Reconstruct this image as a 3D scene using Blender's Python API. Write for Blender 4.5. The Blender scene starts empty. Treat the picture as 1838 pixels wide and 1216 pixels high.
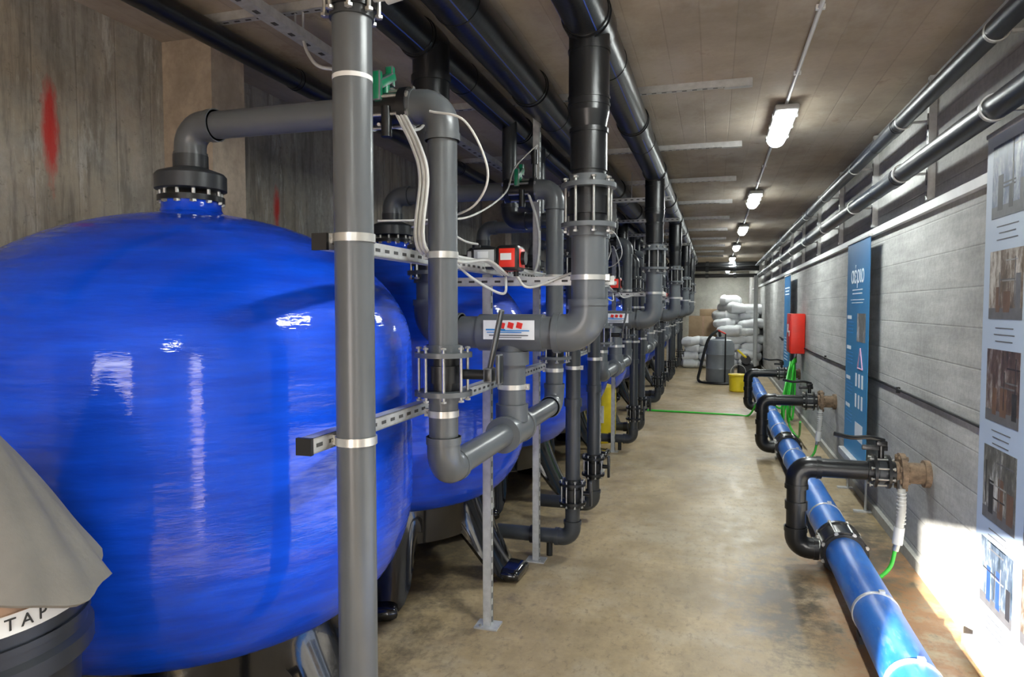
import bpy, bmesh, math, random
from mathutils import Vector, Matrix
random.seed(7)
scn=bpy.context.scene
try:
    scn.view_settings.view_transform='Standard'
except Exception: pass
V=Vector
# ------------------------------------------------------------ materials
def newmat(name):
    m=bpy.data.materials.new(name); m.use_nodes=True
    nt=m.node_tree; b=nt.nodes['Principled BSDF']
    return m,nt,b
def MA(nt,op,a,b=None,c=None,clamp=False):
    n=nt.nodes.new('ShaderNodeMath'); n.operation=op; n.use_clamp=clamp
    for i,v in enumerate((a,b,c)):
        if v is None: continue
        if isinstance(v,(int,float)): n.inputs[i].default_value=v
        else: nt.links.new(v,n.inputs[i])
    return n.outputs[0]
def MIX(nt,f,a,b,mode='MIX'):
    n=nt.nodes.new('ShaderNodeMix'); n.data_type='RGBA'; n.blend_type=mode
    for s,v in ((n.inputs[0],f),(n.inputs[6],a),(n.inputs[7],b)):
        if isinstance(v,(int,float)): s.default_value=v
        elif isinstance(v,(tuple,list)): s.default_value=(v[0],v[1],v[2],1)
        else: nt.links.new(v,s)
    return n.outputs[2]
def NOISE(nt,vec,scale,detail=5,rough=.6,map_scale=None):
    if map_scale:
        mp=nt.nodes.new('ShaderNodeMapping'); mp.inputs['Scale'].default_value=map_scale
        nt.links.new(vec,mp.inputs['Vector']); vec=mp.outputs[0]
    n=nt.nodes.new('ShaderNodeTexNoise'); n.inputs['Scale'].default_value=scale
    n.inputs['Detail'].default_value=detail; n.inputs['Roughness'].default_value=rough
    nt.links.new(vec,n.inputs['Vector']); return n.outputs['Fac']
def RAMP(nt,fac,stops):
    n=nt.nodes.new('ShaderNodeValToRGB'); cr=n.color_ramp
    while len(cr.elements)<len(stops): cr.elements.new(.5)
    for e,(p,c) in zip(cr.elements,stops):
        e.position=p; e.color=(c,c,c,1) if isinstance(c,(int,float)) else (c[0],c[1],c[2],1)
    nt.links.new(fac,n.inputs[0]); return n.outputs[0]
def BUMP(nt,b,h,strength=.2,dist=.01):
    n=nt.nodes.new('ShaderNodeBump'); n.inputs['Strength'].default_value=strength
    n.inputs['Distance'].default_value=dist
    nt.links.new(h,n.inputs['Height']); nt.links.new(n.outputs[0],b.inputs['Normal']); return n.outputs[0]
def COORD(nt):
    return nt.nodes.new('ShaderNodeTexCoord').outputs['Object']
def simple(name,col,rough=.4,metal=0,var=.25,vs=12,bump=0,coat=0,emit=None,es=0):
    m,nt,b=newmat(name); co=COORD(nt)
    n=NOISE(nt,co,vs)
    f=RAMP(nt,n,[(.3,1-var),(.7,1+0*var)])
    c=MIX(nt,1.0,col,f,'MULTIPLY')
    nt.links.new(c,b.inputs['Base Color'])
    b.inputs['Roughness'].default_value=rough; b.inputs['Metallic'].default_value=metal
    b.inputs['Coat Weight'].default_value=coat
    if bump: BUMP(nt,b,NOISE(nt,co,vs*6),bump)
    return m
PVC=simple('grey_pvc',(.115,.125,.135),.30,0,.18,5)
PVC2=simple('dark_grey_pvc',(.045,.05,.056),.33,0,.2,6)
BLK=simple('black_polyethylene',(.012,.013,.015),.30,0,.4,8,bump=.08)
BLKW=simple('blue_black_polyethylene',(.008,.013,.024),.40,0,.4,8,bump=.04)
BLKR=simple('black_rubber',(.01,.01,.01),.5,0,.3,9)
BLKG=simple('glossy_black_grp',(.008,.008,.009),.14,0,.5,5,bump=.05,coat=.5)
ZINC=simple('galvanised_steel',(.62,.63,.63),.42,.45,.25,25)
STEEL=simple('steel_bolt',(.6,.6,.58),.3,.8,.3,30)
CLAMP=simple('stainless_clamp',(.70,.69,.66),.3,.7,.15,20)
WHT=simple('white_plastic',(.75,.76,.76),.4,0,.1,8)
LGT=simple('light_grey_plastic',(.45,.46,.46),.45,0,.12,8)
CABLE=simple('white_cable',(.6,.6,.58),.5,0,.2,20)
RED=simple('red_plastic',(.75,.03,.015),.35,0,.15,10)
GRN=simple('green_valve_handle',(.0,.22,.1),.35,0,.2,10)
GRNH=simple('green_hose_rubber',(.04,.55,.04),.35,0,.2,10)
YEL=simple('yellow_plastic',(.8,.62,.02),.4,0,.15,8)
BLUS=simple('blue_stripe',(.02,.06,.35),.45,0,.1,8)
RUST=simple('rusted_iron',(.33,.23,.15),.85,0,.7,22,bump=.6)
FAB=simple('grey_canvas',(.21,.20,.18),.85,0,.25,5,bump=.25)
PAPER=simple('brown_paper',(.42,.27,.18),.8,0,.25,6)
CARD=simple('cardboard',(.36,.25,.15),.8,0,.25,4)
SACK=simple('white_woven_sack',(.74,.75,.76),.6,0,.2,6,bump=.3)
DRUM=simple('grey_drum_plastic',(.22,.24,.26),.4,0,.2,6)
BINM=simple('dark_bin_plastic',(.018,.022,.030),.35,0,.2,6)
LETT=simple('black_lettering',(.02,.02,.02),.6,0,.1,6)
LETW=simple('white_lettering',(.7,.76,.82),.6,0,.05,6)
PINK=simple('warning_sign_ink',(.6,.35,.5),.6,0,.05,6)
SLOT=simple('slot_shadow_steel',(.06,.06,.06),.7,0,.1,6)
LBLU=simple('label_blue_ink',(.03,.25,.6),.5,0,.1,6)
INK=[simple('ink_%s'%n,c,.5,0,.3,20) for n,c in (('dark',(.03,.03,.035)),('mid',(.14,.14,.15)),('pale',(.34,.34,.34)),('blue',(.03,.08,.35)),('brown',(.16,.09,.06)))]
LENS,nt,b=newmat('lit_lamp_diffuser')
co=COORD(nt); nz=NOISE(nt,co,4)
b.inputs['Emission Color'].default_value=(.94,1,.97,1); b.inputs['Emission Strength'].default_value=32
nt.links.new(MIX(nt,.1,(1,1,1),nz),b.inputs['Base Color'])

# blue wound fibreglass
TANK,nt,b=newmat('blue_wound_fibreglass')
co=COORD(nt)
n1=NOISE(nt,co,3,4,.6,(1,1,9)); n2=NOISE(nt,co,5,4,.6,(1.3,1.3,9)); n3=NOISE(nt,co,1.5,3)
n4=NOISE(nt,co,16,3,.6,(1.0,1.0,5))
c=MIX(nt,RAMP(nt,n1,[(.3,0),(.7,1)]),(.001,.052,.60),(.002,.088,.85))
c=MIX(nt,RAMP(nt,n3,[(.55,0),(.75,.3)]),c,(.001,.038,.44))
nt.links.new(c,b.inputs['Base Color'])
b.inputs['Roughness'].default_value=.5; b.inputs['Specular IOR Level'].default_value=.15
nt.links.new(RAMP(nt,NOISE(nt,co,9,5,.75,(1.2,1.2,9)),[(.36,.25),(.60,1.0)]),b.inputs['Coat Weight'])
b.inputs['Coat Roughness'].default_value=.04; b.inputs['Coat IOR'].default_value=1.55
h=MA(nt,'ADD',n2,MA(nt,'MULTIPLY',n4,.35))
nb=BUMP(nt,b,h,.22,.006); nt.links.new(nb,b.inputs['Coat Normal'])

def concrete(name,cA,cB,vec_scale,ns=3,board=None,spacing=.15,rough=.8,bump=.25,extra=None,coat=0,linedark=.55,fine=.84):
    m,nt,b=newmat(name); co=COORD(nt)
    n1=NOISE(nt,co,ns,6,.65,vec_scale); n2=NOISE(nt,co,1.1,4,.6); n3=NOISE(nt,co,28,4,.7)
    c=MIX(nt,RAMP(nt,n1,[(.32,0),(.68,1)]),cA,cB)
    c=MIX(nt,1.0,c,RAMP(nt,n2,[(.3,.68),(.65,1.05)]),'MULTIPLY')
    c=MIX(nt,1.0,c,RAMP(nt,n3,[(.35,fine),(.6,1)]),'MULTIPLY')
    h=MA(nt,'ADD',n1,MA(nt,'MULTIPLY',n3,.5))
    sp=nt.nodes.new('ShaderNodeSeparateXYZ'); nt.links.new(co,sp.inputs[0])
    if board is not None:
        q=MA(nt,'DIVIDE',sp.outputs[board],spacing)
        fr=MA(nt,'ABSOLUTE',MA(nt,'SUBTRACT',MA(nt,'FRACT',q),.5))
        line=RAMP(nt,fr,[(.0,0),(.03,1)])
        wn=nt.nodes.new('ShaderNodeTexWhiteNoise'); wn.noise_dimensions='1D'
        nt.links.new(MA(nt,'FLOOR',MA(nt,'ADD',q,.5)),wn.inputs['W'])
        c=MIX(nt,1.0,c,RAMP(nt,wn.outputs['Value'],[(0,.92),(1,1.0)]),'MULTIPLY')
        c=MIX(nt,1.0,c,RAMP(nt,line,[(0,linedark),(1,1)]),'MULTIPLY')
        h=MA(nt,'ADD',h,MA(nt,'MULTIPLY',line,.6))
    if extra: c=extra(nt,sp,c,co,b)
    nt.links.new(c,b.inputs['Base Color']); 
    if not b.inputs['Roughness'].is_linked: b.inputs['Roughness'].default_value=rough
    b.inputs['Coat Weight'].default_value=coat
    BUMP(nt,b,h,bump,.01)
    return m
def spray(nt,sp,c,co,b):
    st3=NOISE(nt,co,1.6,6,.7,(1,1,.8))
    c=MIX(nt,RAMP(nt,st3,[(.46,0),(.60,.55)]),c,(.46,.38,.27))
    st=NOISE(nt,co,5,5,.7,(1,3.0,.3))
    c=MIX(nt,RAMP(nt,st,[(.50,0),(.62,.6)]),c,(.15,.14,.12))
    st2=NOISE(nt,co,4,6,.75,(1,2.2,.5))
    c=MIX(nt,RAMP(nt,st2,[(.55,0),(.68,.7)]),c,(.62,.61,.56))
    st4=NOISE(nt,co,24,4,.75,(1,1,1))
    c=MIX(nt,RAMP(nt,st4,[(.60,0),(.68,.5)]),c,(.14,.13,.11))
    nz=NOISE(nt,co,30,4,.7,(1,1,.35))
    for (y,z,a,bb) in ((2.28,2.36,.055,.30),(3.86,2.24,.045,.2)):
        dy=MA(nt,'DIVIDE',MA(nt,'SUBTRACT',sp.outputs[1],y),a)
        dz=MA(nt,'DIVIDE',MA(nt,'SUBTRACT',sp.outputs[2],z),bb)
        d=MA(nt,'SQRT',MA(nt,'ADD',MA(nt,'MULTIPLY',dy,dy),MA(nt,'MULTIPLY',dz,dz)))
        d=MA(nt,'ADD',d,MA(nt,'MULTIPLY',MA(nt,'SUBTRACT',nz,.4),1.0))
        c=MIX(nt,RAMP(nt,d,[(.0,.95),(.45,.85),(1.0,.0)]),c,(.6,.012,.01))
    return c
WALL_L=concrete('stained_board_concrete',(.34,.32,.275),(.50,.475,.415),(1,2.2,.8),2.5,1,.21,extra=spray,linedark=.86)
def colx(nt,sp,c,co,b):
    st=NOISE(nt,co,3,6,.7,(1,1.5,.6))
    return MIX(nt,RAMP(nt,st,[(.48,0),(.66,.6)]),c,(.28,.24,.19))
COL=concrete('column_concrete',(.46,.37,.28),(.62,.52,.40),(2,2,.8),3,extra=colx)
def ceilx(nt,sp,c,co,b):
    st=NOISE(nt,co,.9,6,.7,(1.5,.8,1))
    c=MIX(nt,RAMP(nt,st,[(.46,0),(.64,.55)]),c,(.52,.48,.42))
    st=NOISE(nt,co,2.2,6,.75)
    return MIX(nt,RAMP(nt,st,[(.60,0),(.72,.6)]),c,(.19,.12,.08))
CEIL=concrete('ceiling_board_concrete',(.40,.33,.25),(.49,.41,.32),(1,1,1),1.5,0,.17,bump=.2,linedark=.84,fine=.94,extra=ceilx)
WALL_R=concrete('grey_block_concrete',(.38,.38,.365),(.56,.56,.54),(1,.5,4),2.5,2,.2,bump=.3,linedark=.82)
WALL_E=concrete('end_wall_plaster',(.38,.38,.34),(.50,.49,.45),(1,1,1),2)
def floorx(nt,sp,c,co,b):
    n=NOISE(nt,co,1.4,6,.7); nn=NOISE(nt,co,7,5,.7); nf=NOISE(nt,co,30,5,.75,(1,.5,1))
    def smooth(o,lo,hi):
        mr=nt.nodes.new('ShaderNodeMapRange'); mr.interpolation_type='SMOOTHSTEP'
        nt.links.new(o,mr.inputs['Value']); mr.inputs['From Min'].default_value=lo; mr.inputs['From Max'].default_value=hi
        return mr.outputs[0]
    rx=MA(nt,'MULTIPLY',smooth(sp.outputs[0],.35,.75),smooth(nn,.36,.56))
    ry=MA(nt,'MULTIPLY',smooth(sp.outputs[1],2.3,3.0),MA(nt,'SUBTRACT',1,smooth(sp.outputs[1],4.6,5.4)))
    c=MIX(nt,MA(nt,'MULTIPLY',MA(nt,'MULTIPLY',rx,ry),.8),c,(.30,.13,.045))
    def blob(x,y,rx_,ry_,k=.8):
        dx=MA(nt,'DIVIDE',MA(nt,'SUBTRACT',sp.outputs[0],x),rx_); dy=MA(nt,'DIVIDE',MA(nt,'SUBTRACT',sp.outputs[1],y),ry_)
        d=MA(nt,'SQRT',MA(nt,'ADD',MA(nt,'MULTIPLY',dx,dx),MA(nt,'MULTIPLY',dy,dy)))
        d=MA(nt,'ADD',d,MA(nt,'MULTIPLY',MA(nt,'SUBTRACT',nn,.45),3.0))
        return RAMP(nt,d,[(.3,k),(1.1,0)])
    c=MIX(nt,RAMP(nt,n,[(.5,0),(.68,.5)]),c,(.48,.42,.31))
    c=MIX(nt,RAMP(nt,n,[(.32,.6),(.46,0)]),c,(.24,.175,.095))
    c=MIX(nt,RAMP(nt,nf,[(.36,.5),(.46,0)]),c,(.16,.12,.075))
    c=MIX(nt,blob(.38,3.9,.34,.9,.9),c,(.07,.052,.035))
    c=MIX(nt,blob(.98,5.0,.36,1.2),c,(.05,.045,.035))
    c=MIX(nt,blob(.2,7.5,.35,.6,.35),c,(.10,.08,.05))
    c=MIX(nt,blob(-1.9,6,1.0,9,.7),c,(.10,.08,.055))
    nt.links.new(RAMP(nt,nn,[(.3,.33),(.7,.58)]),b.inputs['Roughness'])
    return c
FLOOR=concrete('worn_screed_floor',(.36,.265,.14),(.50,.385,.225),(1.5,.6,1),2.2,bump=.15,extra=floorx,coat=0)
GROUND=concrete('yard_ground',(.50,.40,.34),(.62,.52,.46),(1,1,1),1.5)

BPIPE,nt,b=newmat('blue_water_main_plastic'); co=COORD(nt)
n1=NOISE(nt,co,6,6,.7,(1,.3,1)); n2=NOISE(nt,co,30,4,.7,(1,.2,1))
c=MIX(nt,RAMP(nt,n1,[(.35,0),(.65,1)]),(.012,.10,.42),(.035,.19,.60))
c=MIX(nt,RAMP(nt,n2,[(.55,0),(.7,.35)]),c,(.25,.3,.38))
nt.links.new(c,b.inputs['Base Color']); b.inputs['Roughness'].default_value=.38
def banner_mat(name,top,bot,z0,z1):
    m,nt,b=newmat(name); co=COORD(nt)
    sp=nt.nodes.new('ShaderNodeSeparateXYZ'); nt.links.new(co,sp.inputs[0])
    mr=nt.nodes.new('ShaderNodeMapRange'); nt.links.new(sp.outputs[2],mr.inputs['Value'])
    mr.inputs['From Min'].default_value=z0; mr.inputs['From Max'].default_value=z1
    nz=NOISE(nt,co,2.5,4)
    f=MA(nt,'ADD',mr.outputs[0],MA(nt,'MULTIPLY',MA(nt,'SUBTRACT',nz,.5),.5),clamp=True)
    nt.links.new(MIX(nt,f,bot,top),b.inputs['Base Color']); b.inputs['Roughness'].default_value=.45
    return m
BAN1=banner_mat('blue_banner_vinyl',(.02,.12,.28),(.03,.25,.50),.35,2.1)
BAN2=banner_mat('pale_banner_vinyl',(.46,.53,.62),(.38,.49,.70),0,2.3)
def photo_mat(name,seed,cols):
    m,nt,b=newmat(name); co=COORD(nt)
    mp=nt.nodes.new('ShaderNodeMapping'); mp.inputs['Location'].default_value=(seed*3.1,seed*1.7,seed); nt.links.new(co,mp.inputs[0])
    n=NOISE(nt,mp.outputs[0],5,7,.75,(1,1,.5)); n2=NOISE(nt,mp.outputs[0],22,5,.7,(1,1.6,.5))
    f=MA(nt,'ADD',MA(nt,'MULTIPLY',n,.6),MA(nt,'MULTIPLY',n2,.4))
    nt.links.new(RAMP(nt,f,[(.38,cols[0]),(.5,cols[1]),(.62,cols[2])]),b.inputs['Base Color']); b.inputs['Roughness'].default_value=.4
    return m
PH=[photo_mat('printed_photo_a',1,((.02,.03,.07),(.09,.12,.2),(.45,.48,.52))),
    photo_mat('printed_photo_b',2,((.03,.025,.02),(.15,.11,.08),(.55,.52,.48))),
    photo_mat('printed_photo_c',3,((.02,.018,.02),(.11,.07,.06),(.45,.43,.42))),
    photo_mat('printed_photo_d',4,((.03,.03,.03),(.14,.14,.13),(.6,.6,.6))),
    photo_mat('printed_photo_e',5,((.02,.03,.04),(.08,.11,.16),(.35,.40,.40)))]

# ------------------------------------------------------------ geometry builder
def fillet(pts,br,n=8):
    pts=[V(p) for p in pts]; out=[pts[0]]; corners=[]
    for i in range(1,len(pts)-1):
        p=pts[i]; d1=(p-pts[i-1]); d2=(pts[i+1]-p); l1,l2=d1.length,d2.length
        d1.normalize(); d2.normalize(); phi=d1.angle(d2)
        if phi<.02: out.append(p); continue
        t=min(br*math.tan(phi/2),l1*.49,l2*.49); r=t/math.tan(phi/2)
        a=p-d1*t; ax=d1.cross(d2).normalized(); nrm=ax.cross(d1).normalized(); c=a+nrm*r
        arc=[]
        for k in range(n+1):
            q=Matrix.Rotation(phi*k/n,3,ax)@(a-c)+c; arc.append(q)
        out+=arc; corners.append((arc,d1,d2))
    out.append(pts[-1]); return out,corners
def smooth_path(pts,n=8):
    P=[V(p) for p in pts]; P=[P[0]*2-P[1]]+P+[P[-1]*2-P[-2]]; out=[]
    for i in range(1,len(P)-2):
        for k in range(n):
            t=k/n
            out.append(.5*((2*P[i])+(-P[i-1]+P[i+1])*t+(2*P[i-1]-5*P[i]+4*P[i+1]-P[i+2])*t*t+(-P[i-1]+3*P[i]-3*P[i+1]+P[i+2])*t**3))
    out.append(P[-2]); return out
def frame(ax):
    ax=V(ax).normalized(); return ax.to_track_quat('Z','Y').to_matrix()
class G:
    def __init__(s): s.bm=bmesh.new(); s.mats=[]
    def mi(s,m):
        if m not in s.mats: s.mats.append(m)
        return s.mats.index(m)
    def rings(s,rings,mat,cap=True,closed=False):
        i=s.mi(mat); vr=[[s.bm.verts.new(p) for p in r] for r in rings]; n=len(vr[0])
        R=range(len(vr) if closed else len(vr)-1)
        for a in R:
            A=vr[a];B=vr[(a+1)%len(vr)]
            for k in range(n):
                f=s.bm.faces.new((A[k],A[(k+1)%n],B[(k+1)%n],B[k])); f.material_index=i
        if cap and not closed:
            for r,rev in ((vr[0],True),(vr[-1],False)):
                f=s.bm.faces.new(list(reversed(r)) if rev else r); f.material_index=i
    def sweep(s,pts,r,mat,seg=20,cap=True,radii=None):
        P=[V(p) for p in pts]; Q=[P[0]]
        for p in P[1:]:
            if (p-Q[-1]).length>1e-5: Q.append(p)
        P=Q; t0=(P[1]-P[0]).normalized(); nrm=frame(t0)@V((1,0,0)); rings=[]
        for i,p in enumerate(P):
            if i==0: t=t0
            elif i==len(P)-1: t=(P[-1]-P[-2]).normalized()
            else: t=((P[i+1]-p).normalized()+(p-P[i-1]).normalized()).normalized()
            nrm=(nrm-t*nrm.dot(t)).normalized(); bi=t.cross(nrm)
            rr=radii[i] if radii else r
            rings.append([p+nrm*rr*math.cos(2*math.pi*k/seg)+bi*rr*math.sin(2*math.pi*k/seg) for k in range(seg)])
        s.rings(rings,mat,cap)
    def cyl(s,p0,p1,r,mat,r1=None,seg=24):
        p0=V(p0);p1=V(p1);M=frame(p1-p0); r1=r if r1 is None else r1
        s.rings([[p+M@V((q*math.cos(2*math.pi*k/seg),q*math.sin(2*math.pi*k/seg),0)) for k in range(seg)] for p,q in ((p0,r),(p1,r1))],mat)
    def lathe(s,prof,c,mat,seg=64,ax=(0,0,1),cap=True):
        c=V(c);M=frame(ax) if tuple(ax)!=(0,0,1) else Matrix.Identity(3)
        s.rings([[c+M@V((r*math.cos(2*math.pi*k/seg),r*math.sin(2*math.pi*k/seg),z)) for k in range(seg)] for r,z in prof],mat,cap)
    def ring(s,c,ax,r,R,h,mat,seg=28):
        c=V(c);M=frame(ax)
        s.rings([[c+M@V((q*math.cos(2*math.pi*k/seg),q*math.sin(2*math.pi*k/seg),z)) for k in range(seg)] for q,z in ((R,-h/2),(R,h/2),(r,h/2),(r,-h/2))],mat,closed=True)
    def box(s,c,size,mat,M=None,bev=0):
        c=V(c); M=M or Matrix.Identity(3); i=s.mi(mat)
        vs=[s.bm.verts.new(c+M@V((x*size[0]/2,y*size[1]/2,z*size[2]/2))) for x in (-1,1) for y in (-1,1) for z in (-1,1)]
        fs=[]
        for q in ((0,1,3,2),(4,6,7,5),(0,4,5,1),(2,3,7,6),(0,2,6,4),(1,5,7,3)):
            f=s.bm.faces.new([vs[k] for k in q]); f.material_index=i; fs.append(f)
        if bev:
            es=list({e for f in fs for e in f.edges})
            bmesh.ops.bevel(s.bm,geom=es,offset=bev,segments=2,affect='EDGES',profile=.5)
    def pillow(s,c,size,mat,rz=0,seg=14,tilt=0,lump=.05):
        c=V(c);M=Matrix.Rotation(rz,3,'Z')@Matrix.Rotation(tilt,3,'Y'); rings=[]
        for a in range(1,seg):
            ph=-math.pi/2+math.pi*a/seg; ring=[]
            for k in range(seg*2):
                th=2*math.pi*k/(seg*2)
                f=lambda t,e: math.copysign(abs(t)**e,t)
                x=f(math.cos(th),.45)*f(math.cos(ph),.5);y=f(math.sin(th),.45)*f(math.cos(ph),.5);z=f(math.sin(ph),.8)
                w=1+lump*math.sin(5*th+c.x*7+c.z*11)
                ring.append(c+M@V((x*size[0]/2*w,y*size[1]/2*w,z*size[2]/2*(1+1.6*lump*math.sin(3*th+c.y+c.z*9)))))
            rings.append(ring)
        s.rings(rings,mat)
    def pipe(s,pts,r,mat,emat=None,br=None,seg=22,ef=1.14,e=None):
        br=br or r*1.5; e=e or r*.9
        P,C=fillet(pts,br); s.sweep(P,r,mat,seg)
        for arc,d1,d2 in C:
            s.sweep([arc[0]-d1*e]+arc+[arc[-1]+d2*e],r*ef,emat or mat,seg)
            s.cyl(arc[0]-d1*e,arc[0]-d1*e*.45,r*ef*1.06,emat or mat,seg=seg)
            s.cyl(arc[-1]+d2*e,arc[-1]+d2*e*.45,r*ef*1.06,emat or mat,seg=seg)
    def bolts(s,c,ax,R,n,half,rb=.007,mat=None):
        c=V(c);A=V(ax).normalized();M=frame(A)
        for k in range(n):
            t=2*math.pi*(k+.5)/n; p=c+M@V((R*math.cos(t),R*math.sin(t),0))
            s.cyl(p-A*half,p+A*half,rb,mat or STEEL,seg=8)
            for sg in (-1,1):
                q=p+A*half*sg
                s.cyl(q-A*rb*.3*sg-A*rb*1.1*sg,q-A*rb*.2*sg,rb*1.9,mat or STEEL,seg=6)
    def flpair(s,c,ax,r,R,gap,mat,wafer=None,th=.018,n=8):
        c=V(c);A=V(ax).normalized()
        for sg in (-1,1):
            q=c+A*sg*gap/2
            s.cyl(q-A*th/2,q+A*th/2,R,mat,seg=36)
            s.cyl(q+A*sg*th/2,q+A*sg*(th/2+r*.5),r*1.16,mat,seg=28)
        if wafer: 
            s.cyl(c-A*(gap/2-th*.5)*.98,c+A*(gap/2-th*.5)*.98,r*1.12,wafer,seg=28)
            s.cyl(c-A*gap*.22,c+A*gap*.22,r*1.3,wafer,seg=28)
        s.bolts(c,A,R*.84,n,gap/2+th*1.7,rb=R*.055)
    def clamp(s,c,ax,r,mat=None,tab=(1,0,0)):
        s.ring(c,ax,r*1.0,r*1.06,.022,mat or CLAMP)
        T=V(tab).normalized(); s.box(V(c)+T*(r*1.16),(.018,.018,.026),mat or CLAMP)
        s.cyl(V(c)+T*(r*1.16)-V((0,.02,0)),V(c)+T*(r*1.16)+V((0,.02,0)),.005,STEEL,seg=8)
    def strut(s,p0,p1,w=.041,face=(1,0,0),mat=None):
        p0=V(p0);p1=V(p1);A=(p1-p0).normalized();L=(p1-p0).length;F=V(face).normalized();S=A.cross(F)
        M=Matrix((S,F,A)).transposed(); c=(p0+p1)/2; mat=mat or ZINC
        s.box(c-F*(w/2-.002),(w,.004,L),mat,M)
        for sg in (-1,1):
            s.box(c+S*sg*(w/2-.002),(.004,w,L),mat,M)
            s.box(c+S*sg*(w/2-.006)+F*(w/2-.002),(.012,.004,L),mat,M)
        n=int(L/.06)
        for k in range(n):
            q=p0+A*((k+.5)*L/n)
            s.box(q-F*(w/2),(w*.24,.003,.028),SLOT,M)
    def mesh(s,name):
        bmesh.ops.recalc_face_normals(s.bm,faces=s.bm.faces)
        for f in s.bm.faces: f.smooth=True
        for e in s.bm.edges:
            if len(e.link_faces)==2 and e.calc_face_angle(0)>math.radians(38): e.smooth=False
        me=bpy.data.meshes.new(name+'_mesh'); s.bm.to_mesh(me); s.bm.free()
        for m in s.mats: me.materials.append(m)
        return me
    def obj(s,name,parent=None,loc=(0,0,0)):
        return inst(s.mesh(name),name,loc,parent)
def inst(me,name,loc=(0,0,0),parent=None):
    o=bpy.data.objects.new(name,me); o.location=loc; scn.collection.objects.link(o)
    if parent: o.parent=parent
    return o
def text(body,size,mat,loc,rot,parent,name='lettering',align='CENTER',ext=.0008):
    cu=bpy.data.curves.new(name,'FONT'); cu.body=body; cu.size=size; cu.extrude=ext; cu.align_x=align; cu.align_y='CENTER'
    cu.materials.append(mat); o=bpy.data.objects.new(name,cu); o.location=loc; o.rotation_euler=rot
    scn.collection.objects.link(o); o.parent=parent; return o
def empty(name,loc=(0,0,0)):
    e=bpy.data.objects.new(name,None); e.location=loc; e.empty_display_size=.1; scn.collection.objects.link(e); return e

# ------------------------------------------------------------ room
XL,XR,YB,YE,H=-2.74,1.22,-3.0,27.0,2.96
def slab(name,x0,x1,y0,y1,z0,z1,mat):
    g=G(); g.box(((x0+x1)/2,(y0+y1)/2,(z0+z1)/2),(x1-x0,y1-y0,z1-z0),mat); return g.obj(name)
def bx(g,x0,x1,y0,y1,z0,z1,m): g.box(((x0+x1)/2,(y0+y1)/2,(z0+z1)/2),(x1-x0,y1-y0,z1-z0),m)
slab('floor',XL-.25,XR+.25,YB-.25,YE+.25,-.15,0,FLOOR)
slab('ceiling',XL-.25,XR+.25,YB-.25,YE+.25,H,H+.25,CEIL)
slab('wall_left',XL-.25,XL,YB-.25,YE+.25,0,H,WALL_L)
slab('wall_far',XL,XR,YE,YE+.25,0,H,WALL_E)
D0,D1=-1.85,-1.1
g=G()
bx(g,XR,XR+.25,D1,YE+.25,0,H,WALL_R); bx(g,XR,XR+.25,YB-.25,D0,0,H,WALL_R); bx(g,XR,XR+.25,D0,D1,2.15,H,WALL_R)
g.obj('wall_right')
DX0,DX1,DH=-1.56,-.2,2.30
g=G(); bx(g,XL,DX0,YB-.25,YB,0,H,WALL_R); bx(g,DX1,XR,YB-.25,YB,0,H,WALL_R); bx(g,DX0,DX1,YB-.25,YB,DH,H,WALL_R); g.obj('wall_back')
g=G(); y=YB; bx(g,DX0,DX0+.05,y-.2,y-.05,0,DH,LGT); bx(g,DX1-.05,DX1,y-.2,y-.05,0,DH,LGT); bx(g,DX0+.05,DX1-.05,y-.2,y-.05,DH-.05,DH,LGT); g.obj('door_1')
g=G(); x=XR; bx(g,x+.05,x+.2,D0,D0+.05,0,2.15,LGT); bx(g,x+.05,x+.2,D1-.05,D1,0,2.15,LGT); bx(g,x+.05,x+.2,D0+.05,D1-.05,2.10,2.15,LGT); g.obj('door_2')
slab('ground',-30,30,-40,40,-.4,-.16,GROUND)
for k in range(5):
    y=2.915+k*5.04
    slab('concrete_column',XL,-2.44,y,y+.25,0,H,COL)
slab('baseboard_right',XR-.03,XR,-.6,YE,0,.07,WALL_E)

# ------------------------------------------------------------ tanks
TY=[2.15,3.83,5.55,7.23,8.95,10.63,12.35,14.03,15.75,17.43]
g=G(); prof=[]
R=.82
for k in range(0,13):
    t=math.pi/2*k/12; prof.append((.52+(R-.52)*math.sin(t),.90-.42*math.cos(t)))
for k in range(1,8): prof.append((R,.90+.53*k/8))
for k in range(0,25):
    t=math.pi/2*k/24; r=R*math.cos(t)
    if r<.12: break
    prof.append((r,1.43+.52*math.sin(t)))
prof+= [(.112,1.955),(.105,1.97),(.105,2.0)]
g.lathe(prof,(0,0,0),TANK,96)
g.lathe([(.118,1.995),(.118,2.015)],(0,0,0),BLK,40)
g.bolts((0,0,2.03),(0,0,1),.105,12,.045,rb=.007)
g.lathe([(.115,2.035),(.126,2.04),(.126,2.092),(.118,2.102),(.09,2.112),(.062,2.122),(.062,2.17)],(0,0,0),PVC2,48)
g.lathe([(.50,.485),(.56,.49),(.575,.50),(.56,.515)],(0,0,0),BLKG,96)
seg=120; rings=[]; NL=5
for j in range(11):
    s=j/10; ring=[]
    for k in range(seg):
        th=2*math.pi*k/seg; L=max(0,math.cos(NL*th)+.15)/1.15
        L=L**.55; L=L*L*(3-2*L)
        zb=.30*(1-L); rb=.56*(1-L)+.78*L
        z=.50+(zb-.50)*s; r=.565+(rb-.565)*(s**1.3)
        ring.append(V((r*math.cos(th),r*math.sin(th),z)))
    rings.append(ring)
inner=[[V((p.x*(1-.03/max(p.length,.1)) ,p.y*(1-.03/max(p.length,.1)),p.z)) for p in r] for r in reversed(rings)]
g.rings(rings+inner,BLKG,cap=False,closed=True)
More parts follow.
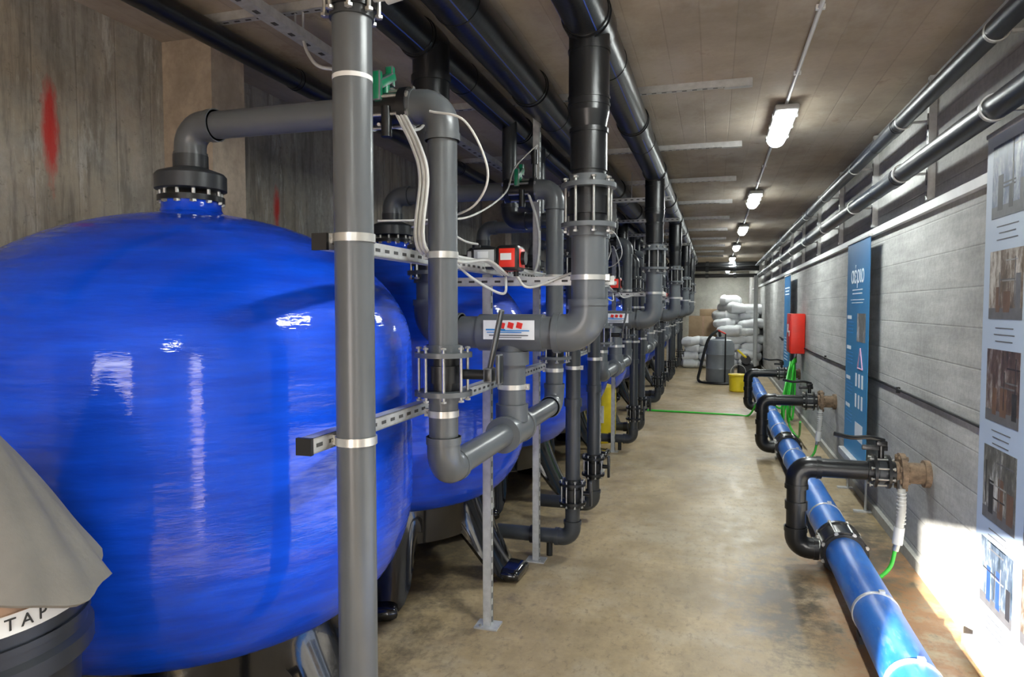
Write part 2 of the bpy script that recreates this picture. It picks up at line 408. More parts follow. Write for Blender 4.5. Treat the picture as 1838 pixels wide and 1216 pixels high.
for k in range(NL):
    th=2*math.pi*k/NL
    g.pillow((.76*math.cos(th),.76*math.sin(th),.04),(.17,.26,.08),BLKG,th,8)
me_tank=g.mesh('water_filter_tank')
for y in TY: inst(me_tank,'water_filter_tank',(-1.9,y,0))

# ------------------------------------------------------------ per pair piping
def valve_lever(g,c):
    c=V(c)
    g.cyl(c+V((.05,0,0)),c+V((.16,0,0)),.017,BLK)
    g.box(c+V((.165,0,0)),(.03,.05,.05),BLK,bev=.006)
    M=Matrix.Rotation(math.radians(12),3,'Y')
    g.box(c+V((.185,0,.11)),(.014,.032,.22),BLK,M,bev=.005)
    g.box(c+V((.20,0,.02)),(.014,.05,.10),BLK,bev=.005)
g=G()
r=.05; A,B=2.15,3.83
g.pipe([(-1.9,A,2.12),(-1.9,A,2.275),(-.88,A,2.275),(-.88,A,1.04),(-.88,B,1.04),(-.88,B,2.275),(-1.9,B,2.275),(-1.9,B,2.12)],r,PVC,PVC,br=.075)
for y in (A,B):
    g.cyl((-1.17,y,2.275),(-1.14,y,2.275),.068,BLK); g.cyl((-1.02,y,2.275),(-.99,y,2.275),.068,BLK)
    g.cyl((-1.14,y,2.275),(-1.02,y,2.275),.055,BLK)
    g.bolts((-1.08,y,2.275),(1,0,0),.06,6,.10,rb=.006)
    g.cyl((-1.09,y,2.31),(-1.09,y,2.36),.016,GRN); g.box((-1.09,y,2.375),(.032,.13,.032),GRN,Matrix.Rotation(.5,3,'X'),bev=.006)
    g.box((-1.09,y-.055,2.34),(.030,.024,.10),GRN,bev=.005); g.box((-1.09,y+.04,2.40),(.030,.024,.07),GRN,bev=.005)
    g.cyl((-1.06,y-.05,2.27),(-1.06,y-.05,2.17),.018,BLK)
    g.flpair((-.88,y,1.375),(0,0,1),.05,.098,.13,PVC,BLK,th=.016)
    valve_lever(g,(-.88,y,1.375))
    for z in (1.24,1.775): g.clamp((-.88,y,z),(0,0,1),.05,tab=(-1,0,0))
g.cyl((-1.0,B+.0,2.3),(-1.0,B,2.44),.012,BLK); g.cyl((-1.0,B,2.42),(-1.0,B,2.50),.02,BLK); g.cyl((-1.0,B,2.50),(-.985,B,2.53),.008,CABLE)
M_=2.97
g.cyl((-.88,M_,1.04),(-.88,M_,1.485),.063,PVC); g.cyl((-.88,M_,1.085),(-.88,M_,1.16),.074,PVC); g.cyl((-.88,M_,1.34),(-.88,M_,1.40),.078,PVC)
g.cyl((-.88,M_-.13,1.04),(-.88,M_+.13,1.04),.074,PVC); g.ring((-.88,M_-.13,1.04),(0,1,0),.05,.08,.03,PVC); g.ring((-.88,M_+.13,1.04),(0,1,0),.05,.08,.03,PVC)
g.clamp((-.88,M_,1.24),(0,0,1),.063)
g.pipe([(-.532,M_,1.93),(-.532,M_,1.485),(-1.27,M_,1.485),(-1.27,M_,1.75)],.074,PVC,PVC,br=.10,e=.05,seg=28)
g.cyl((-1.03,M_,1.485),(-.73,M_,1.485),.084,PVC,seg=28)
g.clamp((-.532,M_,1.73),(0,0,1),.074)
g.flpair((-.532,M_,2.04),(0,0,1),.072,.12,.17,PVC,BLK,th=.02,n=8)
g.cyl((-.532,M_,2.12),(-.532,M_,2.22),.075,BLK)
g.cyl((-.532,M_,2.19),(-.532,M_,2.36),.08,BLK,seg=28); g.ring((-.532,M_,2.36),(0,0,1),.07,.085,.02,BLK)
g.cyl((-.532,M_,2.36),(-.532,M_,2.44),.072,BLK,.088,seg=28); g.cyl((-.532,M_,2.44),(-.532,M_,2.80),.088,BLK,seg=28)
for z in (2.47,2.50,2.70): g.ring((-.532,M_,z),(0,0,1),.085,.092,.012,BLK)
g.flpair((-1.27,M_,1.82),(0,0,1),.074,.115,.12,PVC2,BLK,th=.018)
g.cyl((-1.27,M_,1.88),(-1.27,M_,2.45),.074,PVC2,seg=28); g.cyl((-1.27,M_,2.45),(-1.27,M_,2.8),.085,BLK,seg=28)
for z in (2.5,2.65): g.ring((-1.27,M_,z),(0,0,1),.08,.092,.03,BLK)
me_pair=g.mesh('filter_pipework')
g=G()
g.box((0,0,0),(.235,.003,.085),WHT)
for k in range(3): g.box((-.03+k*.04,-.0025,.020),(.026,.002,.026),RED,Matrix.Rotation(.25,3,'Y'))
g.box((-.06,-.0025,.001),(.09,.002,.007),LBLU); g.box((.03,-.0025,-.003),(.13,.002,.005),LBLU); g.box((-.02,-.0025,-.011),(.16,.002,.004),LBLU)
g.box((0,-.0025,-.024),(.18,.002,.004),SLOT); g.box((0,-.0025,-.033),(.12,.002,.003),SLOT)
me_label=g.mesh('pipe_label')
g=G()
g.cyl((-1.20,M_,1.82),(-1.08,M_,1.82),.022,BLK); g.box((-1.07,M_,1.82),(.03,.08,.08),LGT,bev=.006)
g.box((-.995,M_,1.82),(.12,.11,.10),LGT,bev=.012); g.cyl((-1.05,M_,1.87),(-1.05,M_,1.885),.02,BLK)
g.box((-.885,M_,1.82),(.105,.125,.115),RED,bev=.016); g.cyl((-.833,M_,1.82),(-.815,M_,1.82),.03,BLK)
g.box((-.89,M_-.064,1.825),(.05,.003,.03),WHT); g.box((-1.0,M_-.056,1.835),(.05,.003,.03),WHT)
g.cyl((-.86,M_,1.762),(-.86,M_,1.74),.012,BLK); g.cyl((-.91,M_,1.762),(-.91,M_,1.74),.012,BLK)
me_act=g.mesh('electric_valve_actuator')
def drain(y,xend):
    g=G()
    g.pipe([(-1.27,y,2.78),(-1.27,y,2.15),(-.85,y,2.15),(-.85,y,.13),(xend,y,.13)],.047,PVC2,PVC2,br=.07)
    g.flpair((-.85,y,.42),(0,0,1),.047,.085,.12,BLK,BLK,th=.016,n=8)
    g.cyl((-.80,y,.42),(-.74,y,.42),.015,BLK); g.box((-.735,y,.42),(.02,.03,.16),BLK,bev=.005)
    g.ring((-.85,y,1.0),(0,0,1),.047,.056,.05,PVC2)
    g.flpair((-.85,y,1.86),(0,0,1),.047,.085,.11,PVC2,BLK,th=.015,n=8)
    g.clamp((-.85,y,1.6),(0,0,1),.047); g.clamp((-.85,y,1.22),(0,0,1),.047)
    g.ring((xend+.25,y,.13),(1,0,0),.047,.058,.05,BLK); g.cyl((-1.0,y,.13),(-1.0,y,0),.02,BLKR)
    return g.mesh('drain_pipe')
me_d1=drain(4.23,-1.35); me_d2=drain(5.0,-1.28)
g=G()
g.strut((-1.07,3.19,0.006),(-1.07,3.19,1.76),face=(-1,0,0)); g.box((-1.07,3.19,.004),(.12,.1,.008),ZINC)
g.strut((-1.06,4.12,0.006),(-1.06,4.12,2.90),face=(-1,0,0)); g.box((-1.06,4.12,.004),(.12,.1,.008),ZINC)
g.cyl((-1.03,4.09,.008),(-1.03,4.09,.02),.008,STEEL,seg=6); g.cyl((-1.10,3.16,.008),(-1.10,3.16,.02),.008,STEEL,seg=6)
for z,ys in ((1.24,1.53),(1.775,1.615)):
    g.strut((-1.01,ys,z),(-1.01,3.17,z),face=(-1,0,0)); g.strut((-1.01,3.21,z),(-1.01,4.6,z),face=(-1,0,0))
    g.box((-1.01,ys-.006,z),(.045,.012,.045),BLKR)
g.strut((-1.2,3.075,1.72),(-.43,3.075,1.72),face=(0,1,0))
me_fr=g.mesh('strut_support_frame')
g=G()
def hose(g,pts,r,mat,n=8,seg=8): g.sweep(smooth_path(pts,n),r,mat,seg)
for dx in (0,.014,.026):
    hose(g,[(-1.02+dx,2.10,2.24),(-.95+dx,2.07,2.12),(-.93+dx,2.08,2.02),(-.945+dx,2.09,1.80),(-.94+dx,2.4,1.77),(-.95+dx*.6,2.8,1.80),(-.92+dx,2.95,1.745)],.0065,CABLE)
hose(g,[(-.9,2.09,2.24),(-.78,2.1,2.20),(-.72,2.15,2.05),(-.78,2.2,1.95),(-.93,2.3,1.92),(-1.2,2.6,1.93)],.004,CABLE)
hose(g,[(-.985,3.83,2.53),(-1.05,3.6,2.36),(-.95,3.1,2.14),(-.93,2.6,1.97),(-1.0,2.4,1.93),(-1.2,2.3,1.92)],.004,CABLE)
hose(g,[(-.86,2.97,1.742),(-.8,3.0,1.69),(-.6,3.05,1.76),(-.5,3.05,1.748)],.006,CABLE)
hose(g,[(-.91,2.97,1.742),(-.9,2.9,1.66),(-.97,2.7,1.72),(-1.0,2.5,1.80)],.006,CABLE)
hose(g,[(-1.0,2.3,1.81),(-1.03,2.5,1.90),(-1.02,2.75,1.88),(-1.03,2.93,1.885)],.005,CABLE)
hose(g,[(-1.02,3.78,2.24),(-.97,3.76,2.1),(-.955,3.77,1.95),(-.98,3.75,1.80),(-1.0,3.5,1.80)],.008,CABLE)
hose(g,[(-1.1,2.12,2.22),(-1.12,2.5,2.30),(-1.3,2.9,2.5),(-1.6,3.0,2.72),(-1.78,3.05,2.82)],.006,CABLE)
hose(g,[(-.99,2.2,1.80),(-1.0,2.6,1.802),(-1.0,3.0,1.802),(-1.0,3.6,1.80),(-1.0,4.5,1.80)],.01,CABLE)
me_cab=g.mesh('control_cable')
for k in range(5):
    d=(0,3.4*k,0)
    inst(me_pair,'filter_pipework',d); inst(me_act,'electric_valve_actuator',d)
    inst(me_d1,'drain_pipe',d); inst(me_d2,'drain_pipe',d); inst(me_fr,'strut_support_frame',d)
    inst(me_cab,'control_cable',d); inst(me_label,'pipe_label',(-.87,M_-.087+3.4*k,1.500))

g=G()
X0,Y0=-.93,1.647
g.cyl((X0,Y0,0),(X0,Y0,2.385),.0525,PVC,seg=40)
g.clamp((X0,Y0,1.24),(0,0,1),.0535,tab=(-1,-.2,0)); g.clamp((X0,Y0,1.785),(0,0,1),.0535,tab=(-1,-.2,0))
g.ring((X0,Y0,2.205),(0,0,1),.052,.0532,.012,WHT,40)
g.cyl((X0,Y0,2.36),(X0,Y0,2.382),.059,PVC2); g.cyl((X0,Y0,2.382),(X0,Y0,2.52),.066,BLK,seg=40)
g.bolts((X0,Y0,2.395),(0,0,1),.07,8,.03,rb=.006)
g.cyl((X0,Y0,2.52),(X0,Y0,2.66),.055,BLK); g.cyl((X0,Y0,2.66),(-1.0,Y0,2.78),.055,BLK)
g.cyl((X0+.05,Y0,2.41),(X0+.10,Y0,2.41),.012,LGT); g.cyl((X0+.10,Y0,2.41),(X0+.16,Y0,2.42),.022,LGT); g.cyl((X0+.16,Y0,2.42),(X0+.19,Y0,2.47),.018,LGT)
g.obj('vertical_pvc_pipe')

def manifold(name,x,z,r,y0,y1,stripe=True,step=1.7,off=.6,mat=BLK):
    g=G(); g.cyl((x,y0,z),(x,y1,z),r,mat,seg=32)
    y=y0+off
    while y<y1-.3:
        g.ring((x,y,z),(0,1,0),r*.98,r*1.10,.16,mat,32); g.ring((x,y-.10,z),(0,1,0),r,r*1.05,.02,mat,32); g.ring((x,y+.5,z),(0,1,0),r,r*1.03,.015,mat,32)
        y+=step
    if stripe:
        for a in (205,300):
            t=math.radians(a); g.box((x+math.cos(t)*r,(y0+y1)/2,z+math.sin(t)*r),(.005,y1-y0,.002),BLUS,Matrix.Rotation(-(t-math.pi/2),3,'Y'))
    return g.obj(name)
manifold('overhead_manifold_pipe',-.532,2.83,.098,.9,19,off=2.07)
manifold('overhead_manifold_pipe',-1.0,2.82,.10,.9,19,off=1.2)
manifold('overhead_manifold_pipe',-1.30,2.82,.085,.9,19,off=2.07)
manifold('overhead_manifold_pipe',-2.22,2.85,.055,.3,22,step=2.5,stripe=False)
manifold('wall_pipe',1.06,1.6+1.105,.042,.2,20,step=4,stripe=False,mat=BLKW)
manifold('wall_pipe',1.07,1.6+.80,.05,.2,20,step=4,stripe=False,mat=BLKW)
g=G()
for y in [1.9,3.15,4.55,6.0,7.5,9,10.5,12,14,16,18]:
    g.strut((XR-.021,y,2.23),(XR-.021,y,2.94),face=(1,0,0))
    for z,r_ in ((2.705,.042),(2.40,.05)):
        g.ring((1.065,y+.06,z),(0,1,0),r_,r_+.006,.02,ZINC); g.box((1.165,y+.06,z-.01),(.10,.02,.012),ZINC)
g.obj('pipe_wall_bracket')
g=G(); bx(g,XR-.035,XR,1.0,24,2.165,2.215,WHT); g.obj('wall_cable_trunking')
g=G(); hose(g,[(XR-.012,1.5,1.03),(XR-.012,5,1.04),(XR-.012,9,1.03),(XR-.012,14,1.03)],.009,BLKR)
for y in (2,3.6,5.2,6.8,8.4): g.box((XR-.01,y,1.035),(.02,.03,.04),BLKR)
g.obj('wall_cable')
for i,y in enumerate([2.72,4.35,5.95,7.5,9.1,10.7,12.3,13.9,15.5,17.1,18.7]):
    g=G(); g.strut((-2.4,y,H-.021),(.2,y,H-.021),face=(0,0,1)); g.box((.12,y,H-.045),(.16,.045,.006),ZINC); g.obj('ceiling_strut')
for y in (7.0,8.7,10.4,12.1):
    g=G(); g.strut((-1.5,y,2.68),(-.42,y,2.68),face=(0,1,0))
    g.cyl((-1.45,y,2.7),(-1.45,y,H),.006,ZINC,seg=8); g.cyl((-.815,y,2.68),(-.815,y,H),.006,ZINC,seg=8); g.obj('pipe_hanger_rail')
g=G()
bx(g,-1.83,-1.77,1.0,19,2.80,2.804,ZINC); bx(g,-1.833,-1.83,1.0,19,2.80,2.84,ZINC); bx(g,-1.77,-1.767,1.0,19,2.80,2.84,ZINC)
for k in range(150): g.box((-1.80,1.1+k*.12,2.799),(.02,.03,.003),SLOT)
for y in (2.72,5.95,9.1,12.3): g.cyl((-1.82,y,2.80),(-1.82,y,2.92),.005,ZINC,seg=8); g.cyl((-1.78,y,2.80),(-1.78,y,2.92),.005,ZINC,seg=8)
hose(g,[(-1.80,1.2,2.82),(-1.78,6,2.82),(-1.80,12,2.82),(-1.8,18,2.82)],.013,CABLE)
hose(g,[(-1.8,2.75,2.81),(-1.74,2.7,2.72),(-1.68,2.7,2.66),(-1.60,2.8,2.68),(-1.58,2.9,2.74),(-1.65,3.0,2.80)],.008,CABLE)
g.obj('cable_tray')
g=G()
for y,z,r_ in ((18.9,2.62,.07),(19.6,2.78,.06),(18.6,2.42,.05)):
    g.cyl((-1.3,y,z),(1.1,y,z),r_,BLK,seg=20)
    for x in (-.2,.5): g.ring((x,y,z),(1,0,0),r_,r_*1.3,.08,PVC2)
g.pipe([(1.0,18.3,2.4),(1.0,18.3,1.2),(1.0,18.3,.1)],.05,LGT)
g.obj('crossing_pipe')

# ------------------------------------------------------------ ceiling lamps
LX=.44
g=G()
g.box((0,0,-.02),(.15,.92,.04),LGT,bev=.012)
prof=[]
for k in range(9):
    t=math.pi*k/8; prof.append((math.cos(t)*.068,-.035-math.sin(t)*.06))
rings=[]
for y,s in ((-.44,.75),(-.42,.95),(-.3,1),(.3,1),(.42,.95),(.44,.75)): rings.append([V((x*s,y,-.035+(z+.035)*s)) for x,z in prof])
g.rings(rings,LENS)
for y in (-.3,0,.3): 
    for sx in (-1,1): g.box((sx*.076,y,-.035),(.01,.03,.03),STEEL)
me_lamp=g.mesh('ceiling_lamp')
for i,y in enumerate([-1.6,1.9,5.3,8.75,12.1,15.6,19.2,22.6,25.6]):  # first lamp, behind the camera, is unseen and added as fill light
    o=inst(me_lamp,'ceiling_lamp',(LX,y,H-.03))
    L=bpy.data.lights.new('lamp_light','AREA'); L.shape='RECTANGLE'; L.size=.12; L.size_y=.85; L.energy=38; L.color=(.94,1,.97)
    lo=bpy.data.objects.new('lamp_light',L); lo.location=(0,0,-.11); lo.parent=o; scn.collection.objects.link(lo)
g=G(); g.cyl((LX,-2.5,H-.012),(LX,26,H-.012),.011,WHT,seg=12)
for k in range(30): g.box((LX,-2+k*.9,H-.01),(.04,.02,.022),WHT)
g.obj('ceiling_conduit')

# ------------------------------------------------------------ blue pipe + branches
BX=.76; BZ=.135; BR=.105
g=G(); g.cyl((BX,.6,BZ),(BX,14,BZ),BR,BPIPE,seg=40)
for y in (1.9,2.9,3.55,5.1,5.9,7.0,8.5,9.6,11.6,13): g.ring((BX,y,BZ),(0,1,0),BR,BR+.005,.022,ZINC,36); g.box((BX+.02,y,BZ+BR+.008),(.025,.025,.016),ZINC)
for y in (1.9,3.55,5.9,8.5,11.6): g.box((BX,y,.018),(.16,.08,.036),PVC2)
g.obj('blue_water_pipe')
g=G(); y=0; z0=BZ; z1=.62; x0=.50; x1=XR
g.ring((BX,y,z0),(0,1,0),BR,BR+.018,.26,BLK,36); g.ring((BX,y-.1,z0),(0,1,0),BR,BR+.028,.03,BLK,36); g.ring((BX,y+.1,z0),(0,1,0),BR,BR+.028,.03,BLK,36)
g.bolts((BX,y,z0),(0,1,0),BR+.022,8,.13,rb=.007)
g.pipe([(BX-.10,y,z0-.02),(x0,y,z0-.02),(x0,y,z1),(.93,y,z1)],.057,BLK,BLK,br=.085)
g.clamp((x0+.13,y,z0-.02),(1,0,0),.06,tab=(0,0,1))
g.ring((x0,y,.38),(0,0,1),.057,.066,.05,BLK)
g.flpair((.965,y,z1),(1,0,0),.057,.10,.075,BLK,PVC2,th=.016,n=8)
g.cyl((.965,y,z1+.06),(.965,y,z1+.17),.017,BLK); g.box((.965,y,z1+.17),(.06,.05,.03),BLK,bev=.006)
hose(g,[(.98,y,z1+.185),(.90,y-.02,z1+.205),(.80,y-.03,z1+.20),(.70,y-.04,z1+.22)],.013,BLK); g.box((.93,y,z1+.14),(.14,.02,.03),BLK,bev=.005)
g.cyl((1.01,y,z1),(1.075,y,z1),.065,RUST); g.cyl((1.06,y,z1),(1.09,y,z1),.115,RUST,seg=32); g.cyl((1.09,y,z1),(XR+.02,y,z1),.062,RUST)
g.cyl((XR-.03,y,z1),(XR+.01,y,z1),.08,RUST)
g.bolts((1.075,y,z1),(1,0,0),.095,8,.028,rb=.008,mat=RUST)
hose(g,[(1.06,y-.08,z1-.08),(1.06,y-.1,z1-.18),(1.05,y-.1,z1-.30)],.022,CABLE,6,14)
for k in range(9): g.ring((1.058,y-.095,z1-.10-k*.022),(0,0,1),.018,.026,.006,WHT,16)
g.cyl((1.06,y-.04,z1-.04),(1.06,y-.09,z1-.10),.018,STEEL); g.cyl((1.05,y-.1,z1-.30),(1.04,y-.1,z1-.40),.028,WHT); g.cyl((1.04,y-.1,z1-.40),(1.03,y-.1,z1-.44),.018,STEEL)
hose(g,[(1.03,y-.1,z1-.44),(1.0,y-.13,z1-.53),(.93,y-.17,z1-.59),(.86,y-.2,.015)],.011,GRNH,6,10)
me_br=g.mesh('wall_branch_pipe')
for yy in (4.5,7.7,10.8): inst(me_br,'wall_branch_pipe',(0,yy,0))

g=G(); g.box((XR-.10,10.5,1.23),(.19,.5,.56),RED,bev=.012); g.box((XR-.198,10.5,1.23),(.008,.42,.48),RED,bev=.003)
g.box((XR-.206,10.33,1.23),(.012,.03,.08),STEEL); g.cyl((XR-.1,10.5,.95),(XR-.1,10.5,.80),.02,STEEL)
g.box((XR-.203,10.55,1.3),(.003,.15,.12),WHT)
g.obj('fire_hose_cabinet')
g=G()
hose(g,[(-1.05,10.63,.02),(-.9,10.62,.015),(-.4,10.6,.013),(.3,10.55,.013),(.5,10.5,.02),(.62,10.3,.25),(.76,10.2,.27),(.92,10.2,.2),(1.0,10.25,.6),(1.08,10.35,.85),(1.1,10.3,.5),(1.05,10.1,.05),(.98,10.0,.3),(1.02,10.15,.7),(1.1,10.35,.88),(1.13,10.5,.82)],.014,GRNH)
hose(g,[(1.1,10.4,.85),(1.0,10.5,.5),(1.02,10.3,.06),(.98,9.6,.02),(1.0,8.9,.02),(.95,8.3,.3)],.013,GRNH)
hose(g,[(1.1,10.45,.85),(1.06,10.25,.45),(1.0,10.0,.03),(.96,9.8,.25),(1.06,10.1,.8)],.013,GRNH)
hose(g,[(1.12,10.45,.85),(.98,10.3,.5),(.94,10.1,.04),(.90,9.9,.3),(1.02,10.15,.85)],.013,GRNH)
g.obj('green_garden_hose')

# ------------------------------------------------------------ banners
RB=(math.radians(90),0,math.radians(-90))
def banner(name,y0,y1,z0,z1,x,mat):
    e=empty(name)
    g=G(); bx(g,x-.004,x,y0,y1,z0,z1,mat); g.obj('sheet',e)
    g=G(); g.box((x,(y0+y1)/2,z1+.01),(.025,y1-y0,.022),ZINC,bev=.004)
    g.box((x,(y0+y1)/2,z0-.03),(.10,y1-y0+.02,.06),ZINC,bev=.008)
    if z0>.1:
        for yy in (y0+.08,y1-.08): g.cyl((x+.02,yy,0),(x+.02,yy,z0-.05),.01,ZINC,seg=10); g.box((x,yy,.006),(.13,.05,.012),ZINC)
    g.cyl((x+.018,(y0+y1)/2,z0-.03),(x+.018,(y0+y1)/2,z1+.01),.007,ZINC,seg=10)
    g.obj('stand',e); return e
xb=1.13
e=banner('information_banner',5.75,6.65,.36,2.14,xb,BAN1)
text('αέριο',.20,LETW,(xb-.006,6.2,1.86),RB,e)
g=G(); xx=xb-.0055
def bars(g,y0,y1,z,n,mat,dz=.03,h=.008,x=xx):
    for k in range(n):
        w=(y1-y0)*(.75+.25*random.random()); bx(g,x,x+.001,(y0+y1)/2-w/2,(y0+y1)/2+w/2,z-k*dz,z-k*dz+h,mat)
bars(g,5.95,6.45,1.74,2,LETW); bars(g,5.9,6.5,1.66,2,LETW,.025,.005)
for z in (1.50,1.24,.98,.74): bx(g,xx,xx+.001,6.42,6.6,z,z+.03,LETW); bars(g,6.3,6.6,z-.03,4,LBLU)
bx(g,xx,xx+.001,5.85,6.18,1.32,1.55,PH[3]); 
for z in (.95,.78): 
    for yy in (5.9,6.02,6.14): bx(g,xx,xx+.001,yy,yy+.06,z,z+.11,LETW)
bx(g,xx,xx+.001,5.88,6.18,.52,.66,LETW)
for a in range(3):
    p=[V((xx,6.02+.11*math.cos(math.radians(90+120*q)),1.16+.11*math.sin(math.radians(90+120*q)))) for q in (a,a+1)]
    g.cyl(p[0],p[1],.006,PINK,seg=6)
g.obj('print',e)
xb2=1.16
e=banner('photo_banner',2.64,3.54,.10,2.34,xb2,BAN2)
g=G(); xx=xb2-.0055
zs=[(1.98,2.29),(1.55,1.84),(1.11,1.42),(.68,1.00),(.30,.59)]
def plantphoto(g,y0,y1,a,b,k):
    bx(g,xx,xx+.001,y0,y1,a,b,PH[k]); w=y1-y0; h=b-a; x=xx-.0004
    rnd=random.Random(k*5+int(y0*10))
    bx(g,x,xx,y0,y1,a,a+h*.16,INK[1]); x-=.0002
    for q in range(3):
        yy=y0+w*(.06+.3*q); ww=w*rnd.uniform(.10,.2); hh=h*rnd.uniform(.3,.55)
        bx(g,x,xx,yy,yy+ww,a+h*.10,a+h*.10+hh,INK[rnd.choice((0,1,3 if k in (0,4) else 4))])
    x-=.0002
    for q in range(3):
        zz=a+h*rnd.uniform(.3,.9); yy=y0+w*rnd.uniform(0,.4); bx(g,x,xx,yy,yy+w*rnd.uniform(.3,.55),zz,min(zz+h*.02,b),INK[rnd.choice((0,2,1))])
    for q in range(2):
        yy=y0+w*rnd.uniform(.05,.92); bx(g,x-.0002,xx,yy,yy+w*.02,a+h*.2,a+h*rnd.uniform(.6,1.0),INK[rnd.choice((0,1))])
for k,(a,b_) in enumerate(zs):
    plantphoto(g,3.13,3.47,a,b_,k); plantphoto(g,2.71,3.05,a,b_,(k+2)%5)
    bars(g,3.19,3.41,a-.04,3,INK[1],.028,.004,xx); bars(g,2.77,3.0,a-.04,3,INK[1],.028,.004,xx)
g.obj('print',e)
e=banner('information_banner',11.4,12.3,.5,2.1,xb,BAN1)
g=G(); bars(g,11.5,12.2,1.9,3,LETW,.05,.02,xb-.0055); bx(g,xb-.0055,xb-.0045,11.5,11.8,1.2,1.5,PH[3]); bars(g,11.6,12.2,1.1,8,LETW,.05,.01,xb-.0055); g.obj('print',e)

# ------------------------------------------------------------ far end clutter
rs=random.Random(3)
g=G()
for row,(yy,nl) in enumerate(((19.0,6),(19.7,9))):
    for lv in range(nl):
        for k in range(2):
            if lv==nl-1 and k==(row): continue
            g.pillow((.45+.42*k+rs.uniform(-.12,.12),yy+rs.uniform(-.12,.12),.13+lv*.205+rs.uniform(-.02,.02)),(rs.uniform(.5,.66),rs.uniform(.7,.9),rs.uniform(.25,.32)),SACK,rs.uniform(-.6,.6),9,rs.uniform(-.14,.14),.09)
g.obj('sack_stack')
g=G()
for lv in range(4):
    for k in range(2): g.pillow((-.55+.42*k+rs.uniform(-.05,.05),18.9+rs.uniform(-.1,.1),.12+lv*.19),(rs.uniform(.45,.55),.8,rs.uniform(.23,.28)),SACK,rs.uniform(-.3,.3),9,rs.uniform(-.1,.1),.08)
g.obj('sack_stack')
g=G(); g.box((-.28,20.6,.07),(1.3,1.0,.14),CARD); g.box((-.3,20.6,.75),(.8,.7,1.2),CARD,bev=.02); g.box((-.1,20.55,1.45),(.6,.5,.2),CARD,bev=.02); g.box((-.3,20.24,.75),(.06,.01,1.2),PAPER)
g.obj('cardboard_box')
g=G(); cx,cy=.13,15.2
g.lathe([(.26,.0),(.29,.04),(.29,.28),(.30,.30),(.29,.32),(.29,.58),(.30,.6),(.29,.62),(.29,.82),(.24,.90),(.10,.93),(.10,.97)],(cx,cy,0),DRUM,32)
hose(g,[(cx,cy,.97),(cx-.05,cy,1.1),(cx-.25,cy-.1,.9),(cx-.4,cy-.15,.3),(cx-.42,cy-.2,.03),(cx-.1,cy-.5,.02),(cx+.3,cy-.5,.02)],.03,BLKR)
g.cyl((cx+.1,cy-.32,0.02),(cx+.1,cy-.32,1.05),.015,BLKR); g.cyl((cx+.1,cy-.32,1.05),(cx-.05,cy-.32,1.12),.015,RED)
g.obj('chemical_drum')
g=G(); g.lathe([(.14,0),(.16,.02),(.17,.30),(.185,.31),(.185,.33),(.17,.33)],(.45,13.6,0),YEL,28); g.ring((.45,13.6,.38),(0,1,0),.13,.138,.01,STEEL); g.obj('yellow_bucket')
g=G(); g.box((.62,14.6,.3),(.3,.5,.35),BLKR,bev=.04); g.cyl((.62,14.3,.55),(.62,14.9,.55),.09,BLK); g.cyl((.55,14.5,.02),(.55,14.5,.15),.05,BLK); g.cyl((.72,14.8,.02),(.72,14.8,.15),.05,BLK); g.cyl((.62,14.3,.6),(.45,14.3,.75),.02,YEL)
g.box((.62,14.6,.06),(.36,.6,.12),BLK); g.obj('pump_unit')
g=G(); g.lathe([(.2,0),(.21,.03),(.21,.6),(.2,.66),(.06,.7),(.06,.75)],(-1.32,8.1-0.0,0),YEL,28); g.box((-1.32,7.885,.35),(.2,.01,.2),WHT); g.obj('yellow_chemical_barrel')

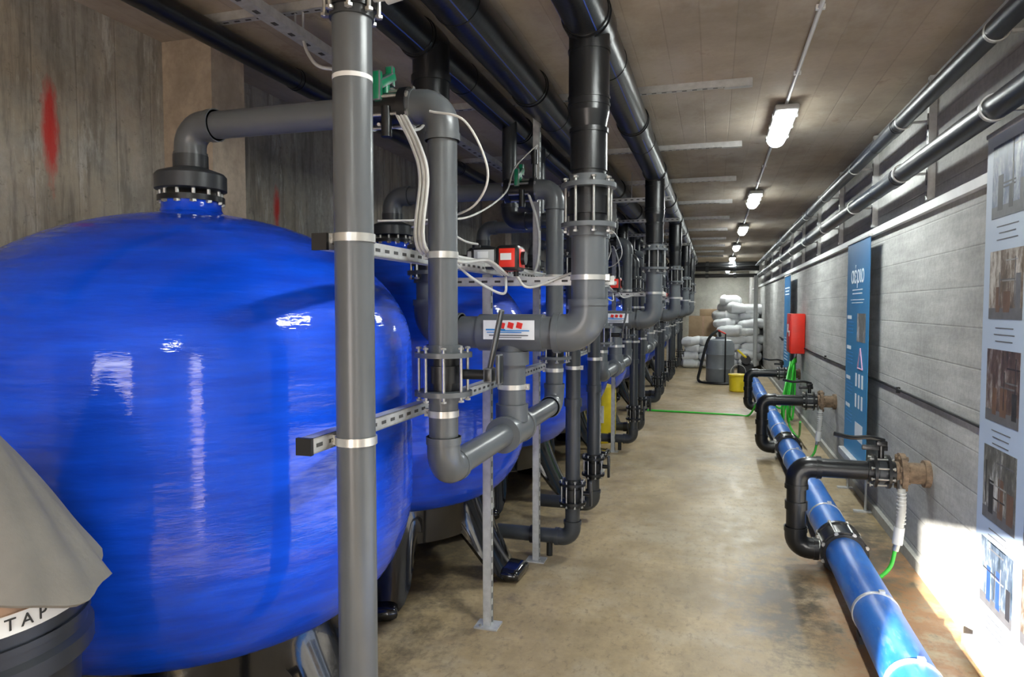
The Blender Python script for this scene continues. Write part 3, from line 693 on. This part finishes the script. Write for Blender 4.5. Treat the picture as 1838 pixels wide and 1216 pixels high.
# ------------------------------------------------------------ covered bin (front left)
e=empty('covered_bin')
cx,cy=-1.5,1.0; RR=.235; zb=1.0
g=G(); g.lathe([(.18,0),(.185,.02),(RR-.012,.86),(RR+.012,.87),(RR+.012,.905),(RR,.915),(RR,1.03)],(cx,cy,0),BINM,48); g.ring((cx,cy,.945),(0,0,1),RR-.02,RR+.006,.014,BINM,48); g.obj('bin',e)
g=G(); g.ring((cx,cy,zb),(0,0,1),RR,RR+.004,.042,WHT,48); g.obj('label_band',e)
g=G(); rings=[]
S=96
for j in range(24):
    s=j/23; ring=[]
    for k in range(S):
        th=2*math.pi*k/S
        fold=.5+.5*math.sin(6*th+1.2*math.sin(2*th)+2*s)
        r=.015+(RR+.004)*(s**.85)*(1+.07*s*(fold-.5)+.03*s*math.sin(17*th+5*s)+.02*math.sin(9*s+3*th))
        z=1.41-.355*(s**1.05)+.02*math.sin(3*th+4*s)*s+.007*math.sin(11*th+9*s)*s
        dth=(th-math.radians(20)+math.pi)%(2*math.pi)-math.pi
        w_=math.exp(-(dth/.32)**2)
        r+=.055*s**4*w_; z-=.02*s**4*w_
        ring.append(V((cx+r*math.cos(th),cy+r*math.sin(th),z-.02*s**6*fold)))
    rings.append(ring)
inn=[[V((cx+(p.x-cx)*.97,cy+(p.y-cy)*.97,p.z-.006)) for p in r] for r in reversed(rings)]
g.rings(rings+inn,FAB,cap=True); g.obj('canvas_cover',e)
g=G(); g.lathe([(RR+.001,1.06),(RR+.012,1.022),(RR+.014,1.024)],(cx,cy,0),PAPER,48,cap=False); g.obj('paper_lining',e)
for base in (-68,-14):
    for i,ch in enumerate('TAP'):
        th=math.radians(base+i*7.2)
        p=(cx+(RR+.005)*math.cos(th),cy+(RR+.005)*math.sin(th),zb-.001)
        text(ch,.034,LETT,p,(math.radians(90),0,th+math.radians(90)),e,'letter')

# ------------------------------------------------------------ lights & camera
w=bpy.data.worlds.new('world'); scn.world=w; w.use_nodes=True
bg=w.node_tree.nodes['Background']; bg.inputs[0].default_value=(1,.98,1,1); bg.inputs[1].default_value=10
S_=bpy.data.lights.new('sun','SUN'); S_.energy=60; S_.angle=math.radians(.5); S_.color=(1,.94,.84)
so=bpy.data.objects.new('sun',S_); scn.collection.objects.link(so)
so.rotation_euler=V((.35,1,-.25)).to_track_quat('-Z','Y').to_euler()
cam=bpy.data.cameras.new('camera'); cam.lens=24; cam.sensor_width=36; cam.clip_start=.02
co_=bpy.data.objects.new('camera',cam); scn.collection.objects.link(co_)
co_.location=(0,0,1.6); co_.rotation_euler=(math.radians(90-2.62),0,math.radians(16.5))
scn.camera=co_
